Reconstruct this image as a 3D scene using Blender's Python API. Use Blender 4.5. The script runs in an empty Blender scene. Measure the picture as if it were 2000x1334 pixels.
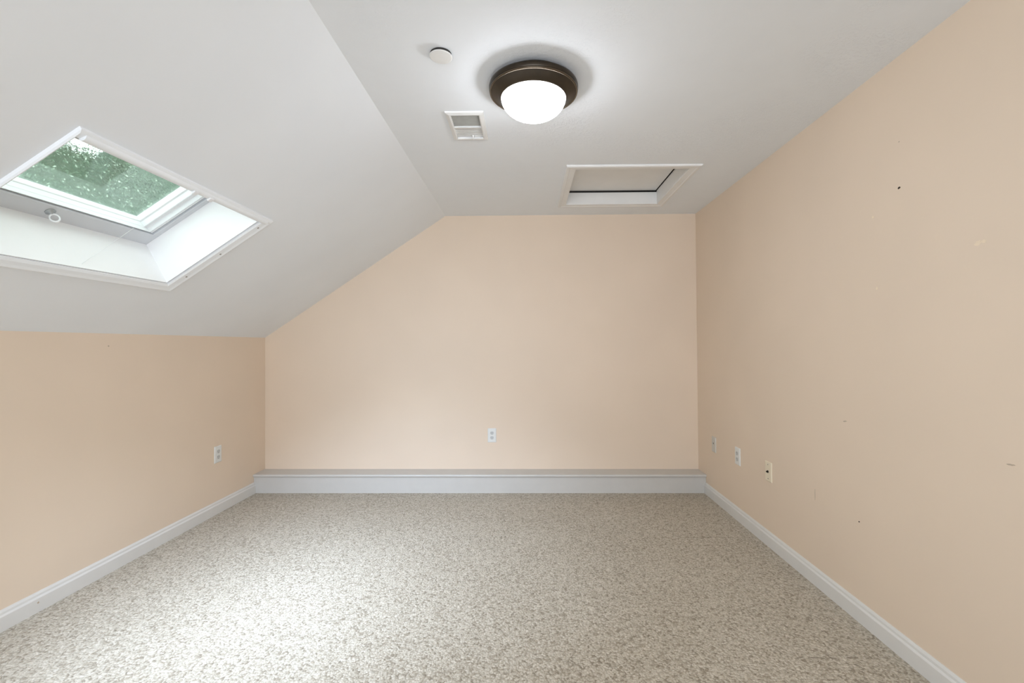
import bpy, bmesh, math, random
from mathutils import Vector, Matrix
random.seed(7)
S = bpy.context.scene
COL = S.collection
S.view_settings.view_transform = 'Standard'
S.view_settings.look = 'None'
S.view_settings.exposure = 0.0
S.view_settings.gamma = 1.0

# ------------------------------------------------------------------ materials
def lin(r, g, b):
    f = lambda c: (c/255/12.92) if c/255 <= 0.04045 else ((c/255+0.055)/1.055)**2.4
    return (f(r), f(g), f(b), 1.0)

class NT:
    def __init__(self, name):
        self.m = bpy.data.materials.new(name); self.m.use_nodes = True
        self.t = self.m.node_tree; self.n = self.t.nodes; self.l = self.t.links
        self.b = self.n['Principled BSDF']; self.out = self.n['Material Output']
    def add(self, kind, **kw):
        n = self.n.new(kind)
        for k, v in kw.items(): setattr(n, k, v)
        return n
    def link(self, a, b): self.l.new(a, b)
    def coord(self, which='Object'):
        return self.add('ShaderNodeTexCoord').outputs[which]
    def noise(self, vec, scale, detail=2, rough=0.5, dist=0.0):
        n = self.add('ShaderNodeTexNoise'); n.inputs['Scale'].default_value = scale
        n.inputs['Detail'].default_value = detail; n.inputs['Roughness'].default_value = rough
        n.inputs['Distortion'].default_value = dist
        self.link(vec, n.inputs['Vector']); return n.outputs['Fac']
    def math(self, op, a, b=None, clamp=False):
        n = self.add('ShaderNodeMath', operation=op, use_clamp=clamp)
        for i, v in enumerate((a, b)):
            if v is None: continue
            if isinstance(v, (int, float)): n.inputs[i].default_value = v
            else: self.link(v, n.inputs[i])
        return n.outputs[0]
    def ramp(self, fac, stops):
        n = self.add('ShaderNodeValToRGB'); e = n.color_ramp.elements
        while len(e) < len(stops): e.new(0.5)
        for el, (p, c) in zip(e, stops): el.position = p; el.color = c
        self.link(fac, n.inputs['Fac']); return n.outputs['Color']
    def mix(self, fac, a, b, blend='MIX'):
        n = self.add('ShaderNodeMix', data_type='RGBA', blend_type=blend)
        for i, v in ((0, fac), (6, a), (7, b)):
            if isinstance(v, (int, float, tuple)): n.inputs[i].default_value = v
            else: self.link(v, n.inputs[i])
        return n.outputs[2]
    def bump(self, h, strength, dist):
        n = self.add('ShaderNodeBump'); n.inputs['Strength'].default_value = strength
        n.inputs['Distance'].default_value = dist
        self.link(h, n.inputs['Height']); self.link(n.outputs['Normal'], self.b.inputs['Normal'])
    def base(self, c, rough=0.6, metal=0.0, spec=0.5):
        if isinstance(c, tuple): self.b.inputs['Base Color'].default_value = c
        else: self.link(c, self.b.inputs['Base Color'])
        self.b.inputs['Roughness'].default_value = rough
        self.b.inputs['Metallic'].default_value = metal
        self.b.inputs['Specular IOR Level'].default_value = spec
        return self.m

def plain(name, c, rough=0.5, metal=0.0, spec=0.5, var=0.03, scale=40, bump=0.0):
    t = NT(name); v = t.coord()
    n = t.noise(v, scale, 3)
    d = tuple(x*(1-var) for x in c[:3])+(1,); u = tuple(min(1, x*(1+var)) for x in c[:3])+(1,)
    col = t.ramp(n, [(0.3, d), (0.7, u)])
    if bump: t.bump(n, bump, 0.002)
    return t.base(col, rough, metal, spec)

def wall_paint(name, c):
    t = NT(name); v = t.coord()
    big = t.noise(v, 1.6, 2); fine = t.noise(v, 160, 2)
    d = tuple(x*0.975 for x in c[:3])+(1,); u = tuple(min(1, x*1.02) for x in c[:3])+(1,)
    col = t.ramp(big, [(0.3, d), (0.7, u)])
    t.bump(fine, 0.08, 0.001)
    return t.base(col, 0.62, 0, 0.25)

PEACH = (0.760, 0.632, 0.505, 1)
CEIL = (0.800, 0.828, 0.856, 1)
M = {}
M['peach'] = wall_paint('peach_wall_paint', PEACH)

def ceiling_paint():
    t = NT('white_ceiling_plaster'); v = t.coord()
    a = t.noise(v, 7, 4, 0.6, 1.2); b = t.noise(v, 38, 3, 0.65, 2.0); mk = t.noise(v, 1.9, 2)
    mask = t.ramp(mk, [(0.5, (0, 0, 0, 1)), (0.62, (1, 1, 1, 1))])
    ridge = t.ramp(b, [(0.52, (0, 0, 0, 1)), (0.6, (1, 1, 1, 1)), (0.64, (0, 0, 0, 1))])
    h = t.math('ADD', t.math('MULTIPLY', ridge, mask), t.math('MULTIPLY', a, 0.35))
    t.bump(h, 0.30, 0.005)
    col = t.ramp(a, [(0.3, tuple(x*0.985 for x in CEIL[:3])+(1,)), (0.7, CEIL)])
    return t.base(col, 0.75, 0, 0.2)
M['ceiling'] = ceiling_paint()
M['slope'] = wall_paint('white_sloped_ceiling_paint', CEIL)
M['trim'] = plain('white_gloss_trim_paint', (0.70, 0.69, 0.665, 1), 0.38, 0, 0.4, 0.015, 12)
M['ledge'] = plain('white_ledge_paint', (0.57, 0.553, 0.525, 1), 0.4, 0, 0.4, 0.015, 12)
M['shaft'] = plain('white_shaft_paint', (0.93, 0.93, 0.945, 1), 0.6, 0, 0.3, 0.01, 6)
M['casing'] = plain('white_casing_paint', (0.85, 0.88, 0.905, 1), 0.4, 0, 0.45, 0.01, 9)
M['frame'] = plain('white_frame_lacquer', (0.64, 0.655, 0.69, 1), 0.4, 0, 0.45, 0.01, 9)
M['sash'] = plain('white_window_lacquer', (0.84, 0.85, 0.87, 1), 0.35, 0, 0.5, 0.01, 12)
M['hatch'] = plain('white_hatch_paint', (0.78, 0.78, 0.77, 1), 0.5, 0, 0.35, 0.015, 9)
M['plastic'] = plain('white_plate_plastic', (0.74, 0.75, 0.73, 1), 0.35, 0, 0.5, 0.01, 30)
M['painted_plate'] = plain('pale_grey_plate_plastic', (0.62, 0.60, 0.55, 1), 0.5, 0, 0.4, 0.02, 30)
M['cream'] = plain('cream_plate_plastic', (0.80, 0.71, 0.55, 1), 0.4, 0, 0.5, 0.01, 30)
M['slot'] = plain('dark_slot_plastic', (0.12, 0.12, 0.12, 1), 0.7, 0, 0.3, 0.05, 30)
M['socket'] = plain('grey_socket_plastic', (0.56, 0.57, 0.56, 1), 0.45, 0, 0.4, 0.02, 30)
M['black'] = plain('black_connector_metal', (0.03, 0.026, 0.02, 1), 0.4, 0.6, 0.5, 0.05, 30)
M['screw'] = plain('dull_screw_metal', (0.30, 0.28, 0.25, 1), 0.4, 0.7, 0.5, 0.05, 30)
M['bronze'] = plain('dark_oiled_bronze', (0.036, 0.026, 0.016, 1), 0.32, 0.6, 0.5, 0.12, 25)
M['bead'] = plain('polished_bronze_bead', (0.10, 0.075, 0.05, 1), 0.22, 0.8, 0.6, 0.05, 25)
M['register'] = plain('white_register_enamel', (0.75, 0.75, 0.735, 1), 0.45, 0, 0.4, 0.01, 20)
M['duct'] = plain('grey_duct_metal', (0.33, 0.32, 0.29, 1), 0.6, 0.2, 0.4, 0.06, 20)
M['darkgap'] = plain('painted_gap_shade', (0.045, 0.043, 0.04, 1), 0.9, 0, 0.1, 0.1, 20)  # near-black colour stands in for shade in the hatch and sprinkler gaps
M['nail'] = plain('dark_nail_hole', (0.035, 0.025, 0.018, 1), 0.8, 0, 0.2, 0.1, 80)
M['scuff'] = plain('grey_scuff', (0.50, 0.41, 0.32, 1), 0.8, 0, 0.1, 0.08, 200)
M['spackle'] = plain('pale_spackle', (0.83, 0.70, 0.54, 1), 0.8, 0, 0.1, 0.03, 120)
M['ring'] = plain('clear_white_ring_plastic', (0.92, 0.92, 0.95, 1), 0.15, 0, 0.6, 0.01, 30)
M['grey_metal'] = plain('grey_bracket_metal', (0.45, 0.48, 0.50, 1), 0.4, 0.5, 0.5, 0.03, 30)
M['cord'] = plain('pale_cord_thread', (0.80, 0.81, 0.82, 1), 0.7, 0, 0.2, 0.02, 30)
M['roof'] = plain('grey_roof_shingle', (0.20, 0.19, 0.18, 1), 0.9, 0, 0.2, 0.2, 30, 0.4)

def carpet():
    t = NT('beige_loop_carpet'); v = t.coord()
    wob = t.add('ShaderNodeTexNoise'); wob.inputs['Scale'].default_value = 60; t.link(v, wob.inputs['Vector'])
    mp = t.add('ShaderNodeMix', data_type='VECTOR'); mp.inputs[0].default_value = 0.012
    t.link(v, mp.inputs[4]); t.link(wob.outputs['Color'], mp.inputs[5])
    vec = mp.outputs[1]
    vo = t.add('ShaderNodeTexVoronoi'); vo.inputs['Scale'].default_value = 125; t.link(vec, vo.inputs['Vector'])
    sep = t.add('ShaderNodeSeparateColor'); t.link(vo.outputs['Color'], sep.inputs[0])
    loopc = t.ramp(sep.outputs[0], [(0.0, (0.40, 0.365, 0.315, 1)), (0.16, (0.53, 0.495, 0.44, 1)),
                                   (0.34, (0.655, 0.625, 0.575, 1)), (0.75, (0.72, 0.695, 0.65, 1)), (1.0, (0.82, 0.80, 0.765, 1))])
    shade = t.ramp(vo.outputs['Distance'], [(0.25, (1, 1, 1, 1)), (0.85, (0.72, 0.705, 0.68, 1))])
    col = t.mix(1.0, loopc, shade, 'MULTIPLY')
    med = t.noise(v, 34, 3, 0.6)
    col = t.mix(1.0, col, t.ramp(med, [(0.33, (0.88, 0.87, 0.85, 1)), (0.62, (1.03, 1.03, 1.03, 1))]), 'MULTIPLY')
    big = t.noise(v, 1.4, 2)
    col = t.mix(1.0, col, t.ramp(big, [(0.3, (0.95, 0.94, 0.925, 1)), (0.65, (1.02, 1.02, 1.02, 1))]), 'MULTIPLY')
    # faint parted rows in the pile, toward the right wall
    sx = t.add('ShaderNodeSeparateXYZ'); t.link(v, sx.inputs[0])
    for (yy, x0, w, s) in ((1.705, 0.92, 0.006, 0.45), (2.77, 0.83, 0.007, 0.35)):
        jy = t.math('ADD', sx.outputs[1], t.math('MULTIPLY', t.math('SUBTRACT', t.noise(v, 14, 2), 0.5), 0.03))
        dy = t.math('ABSOLUTE', t.math('SUBTRACT', jy, yy))
        line = t.math('SUBTRACT', 1.0, t.math('DIVIDE', dy, w), True)
        gx = t.math('MULTIPLY', t.math('SUBTRACT', sx.outputs[0], x0), 8.0, True)
        br = t.ramp(t.noise(v, 30, 2), [(0.42, (0, 0, 0, 1)), (0.55, (1, 1, 1, 1))])
        f = t.math('MULTIPLY', t.math('MULTIPLY', t.math('MULTIPLY', line, gx), br), s*1.6, True)
        col = t.mix(f, col, (0.16, 0.13, 0.10, 1))
    col = t.mix(1.0, col, (0.815, 0.77, 0.69, 1), "MULTIPLY")
    h = t.math('ADD', t.math('SUBTRACT', 1.0, vo.outputs['Distance']), t.math('MULTIPLY', med, 0.6))
    t.bump(h, 0.7, 0.006)
    m = t.base(col, 0.95, 0, 0.05)
    t.b.inputs['Sheen Weight'].default_value = 0.12
    return m
M['carpet'] = carpet()

def dome_glass():
    t = NT('lit_frosted_glass'); v = t.coord()
    n = t.noise(v, 9, 2)
    col = t.ramp(n, [(0.3, (0.90, 0.935, 0.985, 1)), (0.7, (0.91, 0.945, 1.0, 1))])
    t.link(col, t.b.inputs['Emission Color']); sz = t.add('ShaderNodeSeparateXYZ'); t.link(v, sz.inputs[0])
    hot = t.math('MULTIPLY', t.math('SUBTRACT', t.math('MULTIPLY', sz.outputs[2], -1.0), 0.075), 20.0, True)
    t.link(t.math('ADD', t.math('MULTIPLY', hot, DOME), 22.0), t.b.inputs['Emission Strength'])
    return t.base((0.9, 0.9, 0.88, 1), 0.3)
DOME = 36.0
M['dome'] = dome_glass()

def pane_glass():
    t = NT('dusty_reflection_haze_glass')
    n = t.n; tr = t.add('ShaderNodeBsdfTransparent'); tr.inputs[0].default_value = (0.88, 0.95, 0.905, 1)
    gl = t.add('ShaderNodeBsdfGlossy'); gl.inputs['Roughness'].default_value = 0.03
    df = t.add('ShaderNodeBsdfTranslucent'); df.inputs['Color'].default_value = (0.84, 0.95, 0.90, 1)
    fr = t.add('ShaderNodeFresnel'); fr.inputs['IOR'].default_value = 1.45
    m1 = t.add('ShaderNodeMixShader'); m2 = t.add('ShaderNodeMixShader')
    v = t.coord()
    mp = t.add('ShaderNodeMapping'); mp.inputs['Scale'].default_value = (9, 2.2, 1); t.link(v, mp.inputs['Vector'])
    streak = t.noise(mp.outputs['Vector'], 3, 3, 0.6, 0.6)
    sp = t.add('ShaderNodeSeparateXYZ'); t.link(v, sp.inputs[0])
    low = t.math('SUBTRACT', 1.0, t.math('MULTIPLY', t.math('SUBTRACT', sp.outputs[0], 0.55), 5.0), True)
    haze = t.math('ADD', 0.006, t.math('MULTIPLY', low, t.math('MULTIPLY', streak, 0.05)))  # thin even dirt film; reflection on the lower pane painted in as pale streaks
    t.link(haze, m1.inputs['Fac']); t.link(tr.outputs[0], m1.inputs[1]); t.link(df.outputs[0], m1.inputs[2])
    t.link(t.math('MULTIPLY', fr.outputs[0], 0.5), m2.inputs['Fac'])
    t.link(m1.outputs[0], m2.inputs[1]); t.link(gl.outputs[0], m2.inputs[2])
    t.link(m2.outputs[0], t.out.inputs['Surface']); n.remove(t.b)
    return t.m
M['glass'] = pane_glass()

def leaves(name, stops, rough=0.5):
    t = NT(name); v = t.coord()
    g = t.add('ShaderNodeNewGeometry')
    col = t.ramp(g.outputs['Random Per Island'], stops)
    big = t.noise(v, 0.9, 3)
    col = t.mix(1.0, col, t.ramp(big, [(0.35, (0.86, 0.88, 0.86, 1)), (0.65, (1.08, 1.08, 1.05, 1))]), 'MULTIPLY')
    return t.base(col, rough, 0, 0.5)
M['leaf'] = leaves('green_leaves', [(0.0, (0.030, 0.066, 0.036, 1)), (0.55, (0.060, 0.115, 0.065, 1)), (0.84, (0.11, 0.19, 0.12, 1)), (1.0, (0.60, 0.70, 0.60, 1))])
def hedge():
    t = NT('dense_green_foliage_mass'); v = t.coord()
    n = t.noise(v, 5, 4, 0.65)
    col = t.ramp(n, [(0.3, (0.035, 0.072, 0.040, 1)), (0.6, (0.055, 0.105, 0.060, 1)), (0.75, (0.08, 0.14, 0.085, 1))])
    t.bump(n, 0.8, 0.15)
    return t.base(col, 0.8, 0, 0.2)
M['mass'] = hedge()
M['bark'] = plain('brown_bark', (0.13, 0.09, 0.06, 1), 0.9, 0, 0.2, 0.3, 8, 0.5)
M['grass'] = plain('lawn', (0.10, 0.18, 0.07, 1), 0.9, 0, 0.2, 0.3, 3)

# ------------------------------------------------------------------ helpers
def link_mesh(name, bm, mat, parent=None, smooth=False, bevel=0.0):
    bmesh.ops.remove_doubles(bm, verts=bm.verts, dist=1e-6)
    bmesh.ops.recalc_face_normals(bm, faces=bm.faces)
    me = bpy.data.meshes.new(name); bm.to_mesh(me); bm.free()
    for mt in (mat if isinstance(mat, (list, tuple)) else [mat]): me.materials.append(mt)
    o = bpy.data.objects.new(name, me); COL.objects.link(o)
    if smooth:
        for p in me.polygons: p.use_smooth = True
    if parent: o.parent = parent
    if bevel:
        b = o.modifiers.new('bevel', 'BEVEL'); b.width = bevel; b.segments = 2; b.limit_method = 'ANGLE'
    return o

def box(bm, x0, x1, y0, y1, z0, z1, mtx=None):
    vs = [bm.verts.new((x, y, z)) for z in (z0, z1) for y in (y0, y1) for x in (x0, x1)]
    fs = []
    for f in ((0, 2, 3, 1), (4, 5, 7, 6), (0, 1, 5, 4), (2, 6, 7, 3), (0, 4, 6, 2), (1, 3, 7, 5)):
        fs.append(bm.faces.new([vs[i] for i in f]))
    if mtx: bmesh.ops.transform(bm, matrix=mtx, verts=vs)
    return vs

def prism(bm, pts, d):
    """closed polygon of 3D points extruded by vector d"""
    a = [bm.verts.new(p) for p in pts]; b = [bm.verts.new(Vector(p)+Vector(d)) for p in pts]
    bm.faces.new(a); bm.faces.new(list(reversed(b)))
    n = len(pts)
    for i in range(n): bm.faces.new((a[i], b[i], b[(i+1) % n], a[(i+1) % n]))

def lathe(bm, prof, seg=64):
    rings = []
    for r, z in prof:
        if r < 1e-6: rings.append([bm.verts.new((0, 0, z))])
        else: rings.append([bm.verts.new((r*math.cos(2*math.pi*k/seg), r*math.sin(2*math.pi*k/seg), z)) for k in range(seg)])
    for a, b in zip(rings, rings[1:]):
        for k in range(seg):
            k2 = (k+1) % seg
            if len(a) == 1 and len(b) == 1: continue
            if len(a) == 1: bm.faces.new((a[0], b[k], b[k2]))
            elif len(b) == 1: bm.faces.new((a[k], b[0], a[k2]))
            else: bm.faces.new((a[k], b[k], b[k2], a[k2]))

def loops(bm, L, closed=False):
    """rectangular loops (s0,s1,y0,y1,q) bridged one to the next: a mitred moulding"""
    R = [[bm.verts.new((s0, y0, q)), bm.verts.new((s1, y0, q)), bm.verts.new((s1, y1, q)), bm.verts.new((s0, y1, q))] for s0, s1, y0, y1, q in L]
    pairs = list(zip(R, R[1:])) + ([(R[-1], R[0])] if closed else [])
    for a, b in pairs:
        for k in range(4): bm.faces.new((a[k], a[(k+1) % 4], b[(k+1) % 4], b[k]))

def slab_holes(bm, xs, ys, holes, z0, z1):
    """slab with rectangular holes; holes = set of (i,j) cells left open"""
    V = {}
    def v(i, j, z):
        k = (i, j, z)
        if k not in V: V[k] = bm.verts.new((xs[i], ys[j], z))
        return V[k]
    nx, ny = len(xs)-1, len(ys)-1
    solid = lambda i, j: 0 <= i < nx and 0 <= j < ny and (i, j) not in holes
    for i in range(nx):
        for j in range(ny):
            if not solid(i, j): continue
            for z in (z0, z1): bm.faces.new((v(i, j, z), v(i+1, j, z), v(i+1, j+1, z), v(i, j+1, z)))
            for (di, dj, a, b) in ((-1, 0, (i, j), (i, j+1)), (1, 0, (i+1, j), (i+1, j+1)), (0, -1, (i, j), (i+1, j)), (0, 1, (i, j+1), (i+1, j+1))):
                if not solid(i+di, j+dj):
                    bm.faces.new((v(*a, z0), v(*b, z0), v(*b, z1), v(*a, z1)))

def empty(name, loc=(0, 0, 0), rot=(0, 0, 0)):
    o = bpy.data.objects.new(name, None); COL.objects.link(o)
    o.location = loc; o.rotation_euler = rot; o.empty_display_size = 0.1
    return o

def tag(o, label=None, cat=None, group=None, kind=None):
    for k, val in (('label', label), ('category', cat), ('group', group), ('kind', kind)):
        if val: o[k] = val
    return o

# ------------------------------------------------------------------ room constants (metres)
XL, XR0, XR1 = -2.156, 1.416, 1.389          # knee wall, right wall at floor, right wall at ceiling
ZK, XRDG, ZRDG, ZCR = 1.231, -0.671, 2.233, 2.252
YB, YF = 3.75, -2.0                          # back wall, wall behind the camera
ANG = math.atan2(ZRDG-ZK, XRDG-XL)           # roof slope
SLEN = math.hypot(ZRDG-ZK, XRDG-XL)
CT = math.atan2(ZCR-ZRDG, XR1-XRDG)
EYE = 1.174
def ceil_z(x): return ZRDG + (x-XRDG)*math.tan(CT)
def right_x(z): return XR0 - z/ZCR*(XR0-XR1)
LEAN = math.atan2(XR0-XR1, ZCR)

# floor
bm = bmesh.new(); box(bm, XL-0.1, XR0+0.1, YF-0.1, YB+0.1, -0.08, 0)
tag(link_mesh('floor', bm, M['carpet']), 'beige flecked loop pile carpet covering the floor', 'floor', kind='structure')
# walls
bm = bmesh.new(); box(bm, XL-0.1, XL, YF, YB, 0, ZK)
wl = tag(link_mesh('wall_left', bm, M['peach']), 'low peach knee wall under the sloped ceiling', 'wall', kind='structure')
def gable(name, y, d, label):
    bm = bmesh.new()
    prism(bm, [(XL, y, 0), (XR0, y, 0), (XR1, y, ZCR), (XRDG, y, ZRDG), (XL, y, ZK)], (0, d, 0))
    return tag(link_mesh(name, bm, M['peach']), label, 'wall', kind='structure')
gable('wall_back', YB, 0.1, 'peach gable end wall facing the viewer above the white ledge')
gable('wall_front', YF, -0.1, 'peach gable end wall behind the viewer')
bm = bmesh.new()
prism(bm, [(XR0, YF, 0), (XR0+0.12, YF, 0), (XR0+0.12, YF, ZCR), (XR1, YF, ZCR)], (0, YB-YF, 0))
wr = tag(link_mesh('wall_right', bm, M['peach']), 'tall plain peach wall on the right with nail holes', 'wall', kind='structure')

# flat ceiling, in its own slightly tilted frame (origin at the ridge line)
HX0, HX1, HY0, HY1 = 0.296, 0.988, 2.765, 3.455        # attic hatch opening
VX0, VX1, VY0, VY1 = -0.352, -0.222, 2.095, 2.328      # ceiling register opening
bm = bmesh.new()
xs = [0, VX0-XRDG, VX1-XRDG, HX0-XRDG-0.016, HX1-XRDG+0.016, XR1-XRDG+0.1]
ys = [YF, VY0, VY1, HY0-0.016, HY1+0.016, YB]
slab_holes(bm, xs, ys, {(1, 1), (3, 3)}, 0, 0.11)
ce = link_mesh('ceiling', bm, M['ceiling']); ce.location = (XRDG, 0, ZRDG); ce.rotation_euler = (0, -CT, 0)
tag(ce, 'flat white textured plaster ceiling', 'ceiling', kind='structure')

# sloped ceiling with the skylight opening, in the roof frame (s up the slope, y along, q outward)
WS0, WS1, WY0, WY1 = 0.447, 0.990, 1.340, 2.257
GR = 0.012                                             # shadow groove round the shaft on the far side
bm = bmesh.new()
slab_holes(bm, [-0.12, WS0-0.004, WS1+0.004, SLEN, SLEN+0.06], [YF, WY0-0.004, WY1+GR, YB], {(1, 1)}, 0, 0.12)
sl = link_mesh('ceiling_slope', bm, M['slope']); sl.location = (XL, 0, ZK); sl.rotation_euler = (0, -ANG, 0)
tag(sl, 'white sloped ceiling holding the skylight', 'ceiling', kind='structure')

# baseboards
T, H = 0.014, 0.086
prof = [(0, 0), (T, 0), (T, 0.060), (T-0.002, 0.064), (T-0.005, 0.068), (T-0.006, 0.077), (T-0.011, H), (0, H)]
bm = bmesh.new(); prism(bm, [(XL+a, YF, z) for a, z in prof], (0, 3.596-YF, 0))
bl = tag(link_mesh('baseboard_left', bm, M['trim']), 'white baseboard along the low left wall', 'baseboard', kind='structure')
bm = bmesh.new(); prism(bm, [(right_x(z)-a, YF, z) for a, z in prof], (0, 3.596-YF, 0))
tag(link_mesh('baseboard_right', bm, M['trim']), 'white baseboard along the tall right wall', 'baseboard', kind='structure')
bm = bmesh.new(); box(bm, -0.006, 0.006, -0.006, 0.006, -0.0008, 0.0008, Matrix.Rotation(0.5, 4, 'Z'))
o = link_mesh('nail_hole', bm, M['scuff'], bl); o.location = (XL+T, 1.995, 0.043); o.rotation_euler = (0, math.pi/2, 0); o.scale = (.6, .6, 1)

# boxed ledge along the foot of the back wall
t1 = empty('trim_1', (0, 3.596, 0)); tag(t1, 'white boxed ledge along the foot of the back wall', 'ledge', kind='structure')
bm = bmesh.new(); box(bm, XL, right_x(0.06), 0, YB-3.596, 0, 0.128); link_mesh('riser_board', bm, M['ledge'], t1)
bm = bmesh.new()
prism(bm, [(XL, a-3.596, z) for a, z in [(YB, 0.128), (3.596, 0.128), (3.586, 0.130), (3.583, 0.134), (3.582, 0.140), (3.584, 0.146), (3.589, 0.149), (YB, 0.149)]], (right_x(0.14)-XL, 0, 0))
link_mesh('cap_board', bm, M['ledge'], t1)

# ------------------------------------------------------------------ skylight
w = empty('window_1', (XL, 0, ZK), (0, -ANG, 0))
tag(w, 'white framed skylight set in the sloped ceiling', 'skylight', kind='structure')
# moulded casing
Q = [0.0, -0.009, -0.013, -0.010, -0.008, -0.003, 0.020]
s1 = [1.034, 1.033, 1.020, 1.006, 0.999, 0.995, 0.993]
s0 = [0.392, 0.393, 0.402, 0.414, 0.430, 0.440, 0.4445]
y1 = [2.328, 2.326, 2.316, 2.302, 2.276, 2.269, 2.2685]
y0 = [1.322, 1.324, 1.328, 1.333, 1.336, 1.338, 1.3385]
bm = bmesh.new(); loops(bm, [(s0[i], s1[i], y0[i], y1[i], Q[i]) for i in range(len(Q))])
cas = link_mesh('window_casing', bm, M['casing'], w)
# rounded bar along the upper casing
bm = bmesh.new(); N = 14
prism(bm, [(1.010+0.013*math.cos(math.pi*k/N), 1.345, -0.0090-0.011*math.sin(math.pi*k/N)) for k in range(N+1)], (0, 0.945, 0))
tb = link_mesh('shade_bar', bm, M['casing'], w)
for yy in (1.800, 1.888):
    bm = bmesh.new(); box(bm, -0.010, 0.008, -0.011, 0.011, -0.006, 0.002)
    o = link_mesh('clip', bm, M['sash'], tb, bevel=0.002); o.location = (1.004, yy, -0.0195)
for s_, y_ in ((0.523, 2.296), (0.728, 2.298), (0.962, 2.292)):
    bm = bmesh.new(); lathe(bm, [(0, -0.0016), (0.0042, -0.001), (0.0045, 0.001), (0, 0.001)], 16)
    o = link_mesh('screw', bm, M['screw'], cas); o.location = (s_, y_, -0.0098)
# light shaft
bm = bmesh.new(); loops(bm, [(WS0, WS1, WY0, WY1, 0.0), (0.468, WS1, WY0, WY1, 0.212), (0.468, WS1, WY0, WY1, 0.32)])
sh = link_mesh('window_shaft', bm, M['shaft'], w)
sol = sh.modifiers.new('thick', 'SOLIDIFY'); sol.thickness = 0.003; sol.offset = 0
# fixed frame and glazed sash
def ring(s_, y_, q): return (s_, WS1-(WY1-y_), WY0+(WY1-y_), y_, q)
bm = bmesh.new(); loops(bm, [ring(.460, 2.262, .212), ring(.538, 2.2285, .212), ring(.540, 2.2265, .214), ring(.540, 2.2265, .30), ring(.460, 2.262, .30)], True)
fr = link_mesh('window_frame', bm, M['frame'], w)
SP = [(.5445, 2.2205, .300), (.5445, 2.2205, .222), (.5455, 2.2185, .219), (.5468, 2.2115, .219), (.5470, 2.2105, .224), (.5470, 2.2090, .224),
      (.5472, 2.2080, .2195), (.5480, 2.2030, .2195), (.5482, 2.2020, .240), (.5484, 2.1990, .243), (.5488, 2.1850, .243), (.5490, 2.1835, .246), (.5492, 2.1830, .270), (.5505, 2.1795, .272), (.5515, 2.1770, .274), (.5515, 2.1770, .300)]
bm = bmesh.new(); loops(bm, [ring(*p) for p in SP], True)
sa = link_mesh('window_sash', bm, M['sash'], w)
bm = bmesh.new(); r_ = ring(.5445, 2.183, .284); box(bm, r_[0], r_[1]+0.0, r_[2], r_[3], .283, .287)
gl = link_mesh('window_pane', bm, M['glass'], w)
# pull ring on the fixed frame
hd = empty('pull_ring', (0.509, 1.769, 0.212)); hd.parent = w
bm = bmesh.new(); lathe(bm, [(0, 0.0), (0.017, 0.0), (0.017, -0.003), (0.007, -0.005), (0.0065, -0.014), (0, -0.016)], 24)
link_mesh('ring_base', bm, M['grey_metal'], hd, smooth=True)
bm = bmesh.new(); R, r = 0.0170, 0.0036
vs = [[bm.verts.new(((R+r*math.cos(b))*math.cos(a)*0.8, 0, (R+r*math.cos(b))*math.sin(a)) ) for b in [2*math.pi*j/10 for j in range(10)]] for a in [2*math.pi*i/32 for i in range(32)]]
for i, a in enumerate([2*math.pi*i/32 for i in range(32)]):
    for j in range(10): vs[i][j].co.y = r*math.sin(2*math.pi*j/10)
for i in range(32):
    for j in range(10): bm.faces.new((vs[i][j], vs[(i+1) % 32][j], vs[(i+1) % 32][(j+1) % 10], vs[i][(j+1) % 10]))
o = link_mesh('ring_loop', bm, M['ring'], hd, smooth=True); o.location = (0, 0, -0.031); o.rotation_euler = (0, 0, 0.7)
# thin cord
A, B = Vector((0.5475, 2.11, 0.214)), Vector((0.4505, 1.835, 0.02))
bm = bmesh.new(); d = B-A
bmesh.ops.create_cone(bm, cap_ends=True, segments=8, radius1=0.0008, radius2=0.0008, depth=d.length,
    matrix=Matrix.Translation((A+B)/2) @ d.to_track_quat('Z', 'Y').to_matrix().to_4x4())
link_mesh('pull_cord', bm, M['cord'], w)

# ------------------------------------------------------------------ ceiling light
cz = ceil_z(0.027)
L = empty('ceiling_light', (0.027, 1.85, cz)); tag(L, 'lit round flush ceiling light with dark bronze pan and white glass dome', 'ceiling light')
bm = bmesh.new()
lathe(bm, [(0, 0.002), (0.148, 0.002), (0.150, -0.016), (0.174, -0.018), (0.179, -0.021), (0.1805, -0.027), (0.1805, -0.035), (0.178, -0.040)], 96)
lathe(bm, [(0.172, -0.046), (0.160, -0.0505), (0.148, -0.0565), (0.139, -0.0625), (0.134, -0.068), (0.128, -0.070), (0.128, -0.050), (0, -0.045)], 96)
link_mesh('pan', bm, M['bronze'], L, smooth=True)
bm = bmesh.new(); lathe(bm, [(0.178, -0.041), (0.1787, -0.0435), (0.1775, -0.0465), (0.1745, -0.048), (0.172, -0.046), (0.172, -0.040), (0.178, -0.040)], 96)
link_mesh('bead', bm, M['bead'], L, smooth=True)
bm = bmesh.new(); n = 20
lathe(bm, [(0.1315*math.cos(math.pi/2*k/n)**0.9 if k < n else 0, -0.062-0.082*math.sin(math.pi/2*k/n)) for k in range(n+1)], 96)
link_mesh('glass_dome', bm, M['dome'], L, smooth=True)

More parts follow.
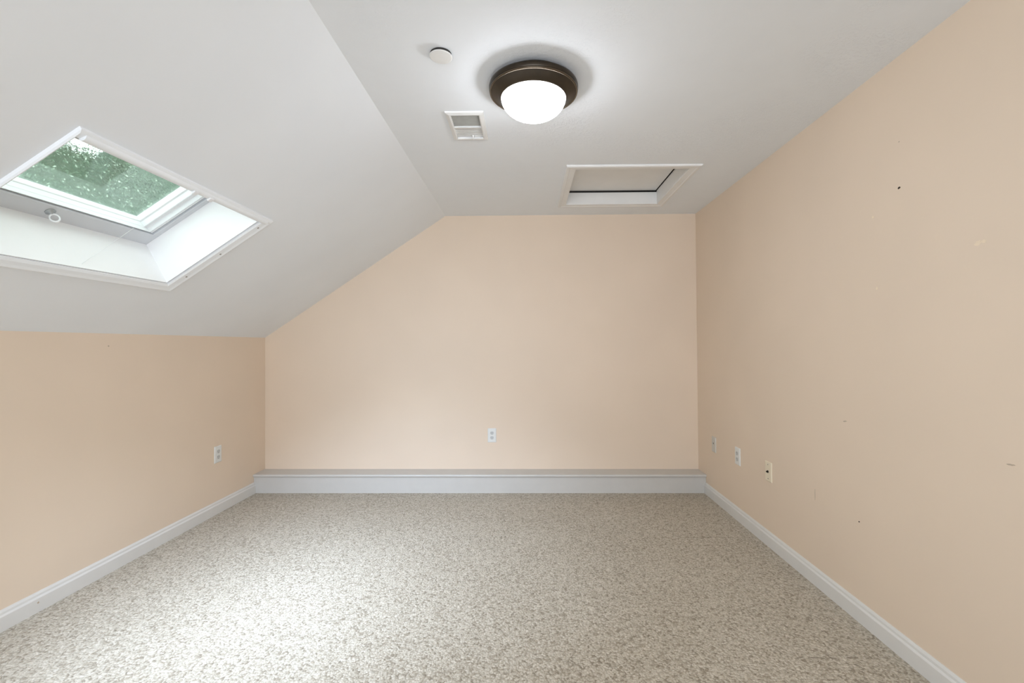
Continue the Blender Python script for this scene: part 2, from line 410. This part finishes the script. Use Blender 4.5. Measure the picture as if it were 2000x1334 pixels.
# ------------------------------------------------------------------ sprinkler cover
cz = ceil_z(-0.314)
sp = empty('sprinkler_cover', (-0.314, 1.664, cz)); tag(sp, 'small white round sprinkler cover disc on the ceiling left of the lamp', 'sprinkler cover')
bm = bmesh.new(); lathe(bm, [(0, 0.003), (0.0385, 0.003), (0.0385, -0.009), (0, -0.009)], 48); link_mesh('gap_shade_collar', bm, M['darkgap'], sp)
bm = bmesh.new(); lathe(bm, [(0, -0.0085), (0.0385, -0.0085), (0.0412, -0.0093), (0.0412, -0.011), (0.038, -0.0128), (0.024, -0.0140), (0, -0.0144)], 48); link_mesh('cover_disc', bm, M['register'], sp, smooth=False)

# ------------------------------------------------------------------ ceiling register
V = empty('air_vent', ((VX0+VX1)/2, (VY0+VY1)/2, ceil_z(-0.287)), (0, -CT, 0)); tag(V, 'white ceiling air register with louvres half open', 'air vent')
hx, hy = (VX1-VX0)/2, (VY1-VY0)/2
bm = bmesh.new()
loops(bm, [(-hx-.024, hx+.024, -hy-.024, hy+.024, 0.001), (-hx-.022, hx+.022, -hy-.022, hy+.022, -0.006), (-hx-.006, hx+.006, -hy-.006, hy+.006, -0.011), (-hx, hx, -hy, hy, -0.009), (-hx, hx, -hy, hy, 0.02)])
link_mesh('frame', bm, M['register'], V)
bm = bmesh.new(); loops(bm, [(-hx, hx, -hy, hy, 0.018), (-hx, hx, -hy, hy, 0.09)]); 
box(bm, -hx, hx, -hy, hy, 0.088, 0.09); link_mesh('duct', bm, M['duct'], V)
bm = bmesh.new(); box(bm, -hx, hx, -0.004, 0.004, -0.010, 0.02); link_mesh('divider', bm, M['register'], V)
for k in range(6):
    y = -hy+0.012+k*(hy-0.012)/6
    bm = bmesh.new(); box(bm, -hx, hx, -0.0075, 0.0075, -0.0007, 0.0007, Matrix.Translation((0, y+0.004, 0.002)) @ Matrix.Rotation(math.radians(-52), 4, 'X'))
    link_mesh('louvre', bm, M['duct'], V)
for k in range(6):
    y = 0.012+k*(hy-0.012)/6
    bm = bmesh.new(); box(bm, -hx, hx, -0.0095, 0.0095, -0.0007, 0.0007, Matrix.Translation((0, y+0.004, 0.000)) @ Matrix.Rotation(math.radians(8), 4, 'X'))
    link_mesh('louvre', bm, M['register'], V)
bm = bmesh.new(); box(bm, 0.012, 0.018, hy-0.022, hy-0.004, -0.020, 0.0); box(bm, 0.022, hx-.006, hy-0.012, hy-0.006, -0.0025, 0.0)
link_mesh('lever', bm, M['register'], V, bevel=0.001)

# ------------------------------------------------------------------ attic hatch
hz = ceil_z(0.64)
A_ = empty('attic_hatch', ((HX0+HX1)/2, (HY0+HY1)/2, hz), (0, -CT, 0)); tag(A_, 'square white attic hatch with moulded frame in the ceiling by the back wall', 'attic hatch')
hx, hy = (HX1-HX0)/2, (HY1-HY0)/2
bm = bmesh.new()
def hl(o, q): return (-hx-o, hx+o, -hy-o, hy+o, q)
loops(bm, [hl(.060, .001), hl(.059, -.006), hl(.054, -.011), hl(.040, -.012), hl(.034, -.009), hl(.012, -.007), hl(.004, -.007), hl(.0, -.006), hl(.0, .01)])
link_mesh('casing', bm, M['hatch'], A_)
bm = bmesh.new(); loops(bm, [hl(0, .0), hl(0, .083)]); box(bm, hx-.001, hx+.003, -hy, hy, .081, .0925); o = link_mesh('lining', bm, M['hatch'], A_)
sm = o.modifiers.new('t', 'SOLIDIFY'); sm.thickness = 0.004; sm.offset = 0
bm = bmesh.new(); loops(bm, [hl(.0, .0835), hl(.012, .084), hl(.012, .125)]); box(bm, -hx-.012, hx+.012, -hy-.012, hy+.012, 0.122, 0.126); link_mesh('attic_void', bm, M['darkgap'], A_)
bm = bmesh.new(); box(bm, -hx-.006, hx-.010, -hy-.006, hy-.004, 0.0965, 0.110); pn = link_mesh('lid_panel', bm, M['hatch'], A_)

# ------------------------------------------------------------------ wall plates (local: x across, z up, -y out of the wall)
def plate_body(name, mat, parent):
    bm = bmesh.new(); W, H2 = 0.035, 0.0575
    prev = [(-W, W, -H2, H2, 0.0), (-W, W, -H2, H2, -0.003), (-W+.002, W-.002, -H2+.002, H2-.002, -0.005), (-W+.005, W-.005, -H2+.005, H2-.005, -0.006)]
    R = [[bm.verts.new((a, q, c)), bm.verts.new((b, q, c)), bm.verts.new((b, q, d)), bm.verts.new((a, q, d))] for a, b, c, d, q in prev]
    for p, n2 in zip(R, R[1:]):
        for k in range(4): bm.faces.new((p[k], p[(k+1) % 4], n2[(k+1) % 4], n2[k]))
    bm.faces.new(R[0]); bm.faces.new(R[-1])
    return link_mesh(name, bm, mat, parent)
def screw(parent, z, mat, r=0.0035):
    bm = bmesh.new(); lathe(bm, [(0, 0.0016), (r*.8, 0.0012), (r, 0), (r, -0.001), (0, -0.001)], 16)
    o = link_mesh('screw', bm, mat, parent); o.location = (0, -0.006, z); o.rotation_euler = (math.pi/2, 0, 0)
def duplex(name, loc, rot, label, mat, group):
    r = empty(name, loc, rot); tag(r, label, 'power outlet', group)
    plate_body('cover_plate', mat, r)
    for z in (0.0195, -0.0195):
        bm = bmesh.new()
        pts = [(0.0165*max(-.92, min(.92, math.cos(a))), -0.0055, z+0.0145*max(-.95, min(.95, math.sin(a)))) for a in [2*math.pi*k/24 for k in range(24)]]
        prism(bm, pts, (0, -0.0018, 0)); sk = link_mesh('socket', bm, M['socket'], r)
        for x, hgt in ((-0.0063, 0.0085), (0.0063, 0.007)):
            bm = bmesh.new(); box(bm, x-.0012, x+.0012, -0.0078, -0.0070, z+.002-hgt/2+.001, z+.002+hgt/2+.001); link_mesh('slot', bm, M['slot'], sk)
        bm = bmesh.new(); lathe(bm, [(0, 0.0008), (0.0024, 0.0008), (0.0024, 0), (0, 0)], 12); g = link_mesh('ground_hole', bm, M['slot'], sk)
        g.location = (0, -0.0070, z-.008); g.rotation_euler = (math.pi/2, 0, 0)
    screw(r, 0, mat, 0.003)
    return r
duplex('power_outlet', (-0.287, YB, 0.427), (0, 0, 0), 'white duplex outlet low on the back wall', M['plastic'], 'wall plates')
duplex('power_outlet', (XL, 3.173, 0.410), (0, 0, math.pi/2), 'white duplex outlet low on the left knee wall', M['plastic'], 'wall plates')
rr = (0, 0, -math.pi/2)
def on_right(y, z): return (right_x(z), y, z)
def lean(o): o.rotation_euler = (Matrix.Rotation(-LEAN, 3, 'Y') @ Matrix.Rotation(-math.pi/2, 3, 'Z')).to_euler()
o = duplex('power_outlet', on_right(3.041, 0.428), rr, 'white duplex outlet on the right wall, middle plate of the three', M['plastic'], 'wall plates'); lean(o)
j = empty('phone_jack', on_right(3.427, 0.422), rr); lean(j); tag(j, 'pale painted-over phone jack plate on the right wall nearest the corner', 'wall plate', 'wall plates')
plate_body('cover_plate', M['painted_plate'], j)
bm = bmesh.new(); box(bm, -.006, .006, -.0068, -.0055, .003, .014); link_mesh('jack_hole', bm, M['slot'], j)
c = empty('cable_jack', on_right(2.652, 0.434), rr); lean(c); tag(c, 'cream coaxial cable plate with black connector on the right wall', 'wall plate', 'wall plates')
plate_body('cover_plate', M['cream'], c); screw(c, 0.041, M['screw']); screw(c, -0.041, M['screw'])
bm = bmesh.new(); lathe(bm, [(0, 0.011), (0.0032, 0.011), (0.0042, 0.010), (0.0045, 0.004), (0.0075, 0.004), (0.0075, 0), (0, 0)], 12)
o = link_mesh('connector', bm, M['black'], c, smooth=False); o.location = (0, -0.006, 0); o.rotation_euler = (math.pi/2, 0, 0)

# ------------------------------------------------------------------ small marks on the walls (children of the wall they mark)
def mark(name, mat, px, py, rx, ry, rot=0.0, parent=wr, lumps=0):
    """an irregular flat mark lying on the right wall; (px,py) = (y, z) on the wall"""
    bm = bmesh.new(); n = 14
    pts = []
    for k in range(n):
        a = 2*math.pi*k/n; f = 1+lumps*(random.random()-.5)
        x, z = rx*math.cos(a)*f, ry*math.sin(a)*f
        pts.append((x*math.cos(rot)-z*math.sin(rot), 0, x*math.sin(rot)+z*math.cos(rot)))
    prism(bm, pts, (0, -0.0007, 0))
    o = link_mesh(name, bm, mat, parent)
    if parent is wr: o.location = on_right(px, py); lean(o)
    else: o.location = (XL, px, py); o.rotation_euler = (0, 0, math.pi/2)
    return o
F = 889.0
def rw(px, py):
    # where the sight line of photo pixel (px,py) meets the leaning right wall
    k = (XR0-XR1)/ZCR
    a, b = (px-1029)/F, (673-py)/F
    Y = (XR0-k*EYE)/(a+k*b)
    return Y, EYE+b*Y
def lw(px, py):
    Y = XL*F/(px-1029); return Y, EYE+(673-py)/F*Y
for px, py, r in ((1756, 367, .0055), (1756, 277, .0025), (1678, 1019, .0035)):
    mark('nail_hole', M['nail'] if r > .003 else M['scuff'], *rw(px, py), r*1.15, r*.8, 0.2, lumps=.4)
mark('nail_hole', M['scuff'], *lw(212, 676), .004, .004, parent=wl, lumps=.4)
mark('spackle_patch', M['spackle'], *rw(1910, 475), .011, .006, 0.3, lumps=.8)
mark('spackle_patch', M['spackle'], *rw(1921, 472), .008, .005, -0.3, lumps=.8)
mark('spackle_patch', M['spackle'], *rw(1713, 563), .004, .006, 0, lumps=.5)
mark('spackle_patch', M['spackle'], *rw(1705, 424), .006, .005, 0, lumps=.5)
mark('scuff_mark', M['scuff'], *rw(1975, 908), .012, .0025, 0.12, lumps=.4)
mark('scuff_mark', M['scuff'], *rw(1592, 965), .0016, .030, 0.0, lumps=.3)
mark('scuff_mark', M['scuff'], *rw(1650, 823), .012, .0028, 0.2, lumps=.4)

# ------------------------------------------------------------------ outdoors: trees beyond the skylight
def tree(name, loc, rad, label, nleaf, seed, skip=None):
    rnd = random.Random(seed)
    t = empty(name, loc); tag(t, label, 'tree', 'trees beyond the skylight')
    bm = bmesh.new()
    bmesh.ops.create_icosphere(bm, subdivisions=4, radius=1.0)
    for v in bm.verts:
        p = v.co.copy(); f = 0.90+0.10*math.sin(5*p.x+seed)*math.sin(4.3*p.y+1)*math.sin(5.1*p.z+2)+0.04*(rnd.random()-.5)
        v.co = Vector((p.x*rad[0]*f, p.y*rad[1]*f, p.z*rad[2]*f))
    for f in bm.faces: f.material_index = 0
    for i in range(nleaf):
        while True:
            d = Vector((rnd.gauss(0, 1), rnd.gauss(0, 1), rnd.gauss(0, 1))).normalized()
            if d.x > 0.15 or d.y < -0.15: break
        f = 0.90+0.10*math.sin(5*d.x+seed)*math.sin(4.3*d.y+1)*math.sin(5.1*d.z+2) + rnd.uniform(-0.01, 0.09)
        c = Vector((d.x*rad[0]*f, d.y*rad[1]*f, d.z*rad[2]*f))
        u = Vector((rnd.gauss(0, 1), rnd.gauss(0, 1), rnd.gauss(0, 1))).normalized()
        nrm = (d+0.9*u).normalized(); a = nrm.orthogonal().normalized(); b = nrm.cross(a)
        th = rnd.random()*6.28; a, b = a*math.cos(th)+b*math.sin(th), b*math.cos(th)-a*math.sin(th)
        s = rnd.uniform(0.009, 0.021)*(loc[1]/7.5)**.5
        q = [c-a*s*1.3, c-b*s*.6, c+a*s*1.3, c+b*s*.6]
        fc = bm.faces.new([bm.verts.new(x) for x in q]); fc.material_index = 1
    me = bpy.data.meshes.new('foliage'); bm.to_mesh(me); bm.free()
    me.materials.append(M['mass']); me.materials.append(M['leaf'])
    o = bpy.data.objects.new('foliage', me); COL.objects.link(o); o.parent = t
    o.location = (0, 0, 0)
    bm = bmesh.new(); lathe(bm, [(0.24, -loc[2]-3.0), (0.17, -rad[2]*.7), (0.10, 0)], 12)
    link_mesh('trunk', bm, M['bark'], t)
    return t
tree('tree', (-8.2, 7.5, 2.9), (2.6, 3.0, 1.62), 'leafy green tree beyond the skylight glass, nearest the panes', 60000, 3)
tree('tree', (-11.0, 15.5, 4.6), (3.2, 3.6, 3.6), 'leafy green tree beyond the skylight glass, farther off to the right', 26000, 11)

# ------------------------------------------------------------------ light
W = bpy.data.worlds.new('overcast'); S.world = W; W.use_nodes = True
nt = W.node_tree; bg = nt.nodes['Background']
bg.inputs['Color'].default_value = (0.93, 0.97, 1.0, 1); bg.inputs['Strength'].default_value = 3.8

def area(name, loc, target, sx, sy, power, col):
    d = bpy.data.lights.new(name, 'AREA'); d.shape = 'RECTANGLE'; d.size = sx; d.size_y = sy; d.energy = power; d.color = col
    o = bpy.data.objects.new(name, d); COL.objects.link(o); o.location = loc
    o.rotation_euler = (Vector(target)-Vector(loc)).to_track_quat('-Z', 'Y').to_euler()
    return o
area('rear_fill_light', (-0.2, YF+0.05, 1.15), (-0.2, 3, 1.2), 2.8, 1.6, 70, (0.87, 0.98, 1.12))  # added fill lamp against the rear wall, evens out the room
sk = area('wall_patch_fill_light', (-1.25, -0.6, 1.75), (-0.82, 3.75, 0.80), 0.5, 0.5, 1.1, (0.66, 0.94, 1.30))  # added lamp that makes the pale patch on the back wall
sk.data.spread = math.radians(34)
sb = area('floor_fill_light', (-1.42, 1.02, 1.62), (-1.1, 2.2, 0), 0.45, 0.35, 16, (0.78, 0.955, 1.22))  # added lamp beside the skylight, stands in for its daylight on the floor
sb.data.spread = math.radians(74)

ul = area('slope_fill_uplight', (0.5, 0.2, 0.6), (-0.8, 3.3, 2.0), 0.4, 0.4, 1.6, (0.86, 0.97, 1.12))  # added low lamp that lifts the far slope and ceiling
ul.data.spread = math.radians(75)

sun = bpy.data.lights.new('hazy_sun', 'SUN'); sun.energy = 0.25; sun.angle = math.radians(25); sun.color = (1, 0.98, 0.96)
so = bpy.data.objects.new('hazy_sun', sun); COL.objects.link(so); so.location = (-3, -3, 5)
so.rotation_euler = Vector((0.78, 1.9, -0.85)).to_track_quat('-Z', 'Y').to_euler()

# ------------------------------------------------------------------ camera
cd = bpy.data.cameras.new('camera'); cam = bpy.data.objects.new('camera', cd); COL.objects.link(cam)
cam.location = (0, 0, EYE); cam.rotation_euler = (math.pi/2, 0, 0)
cd.sensor_width = 36; cd.lens = F/2000*36; cd.shift_x = -29/2000; cd.shift_y = 6/2000
cd.clip_start = 0.02
S.camera = cam
S.cycles.max_bounces = 10; S.cycles.diffuse_bounces = 6; S.cycles.transparent_max_bounces = 12
S.cycles.use_denoising = True
S.cycles.sample_clamp_indirect = 6
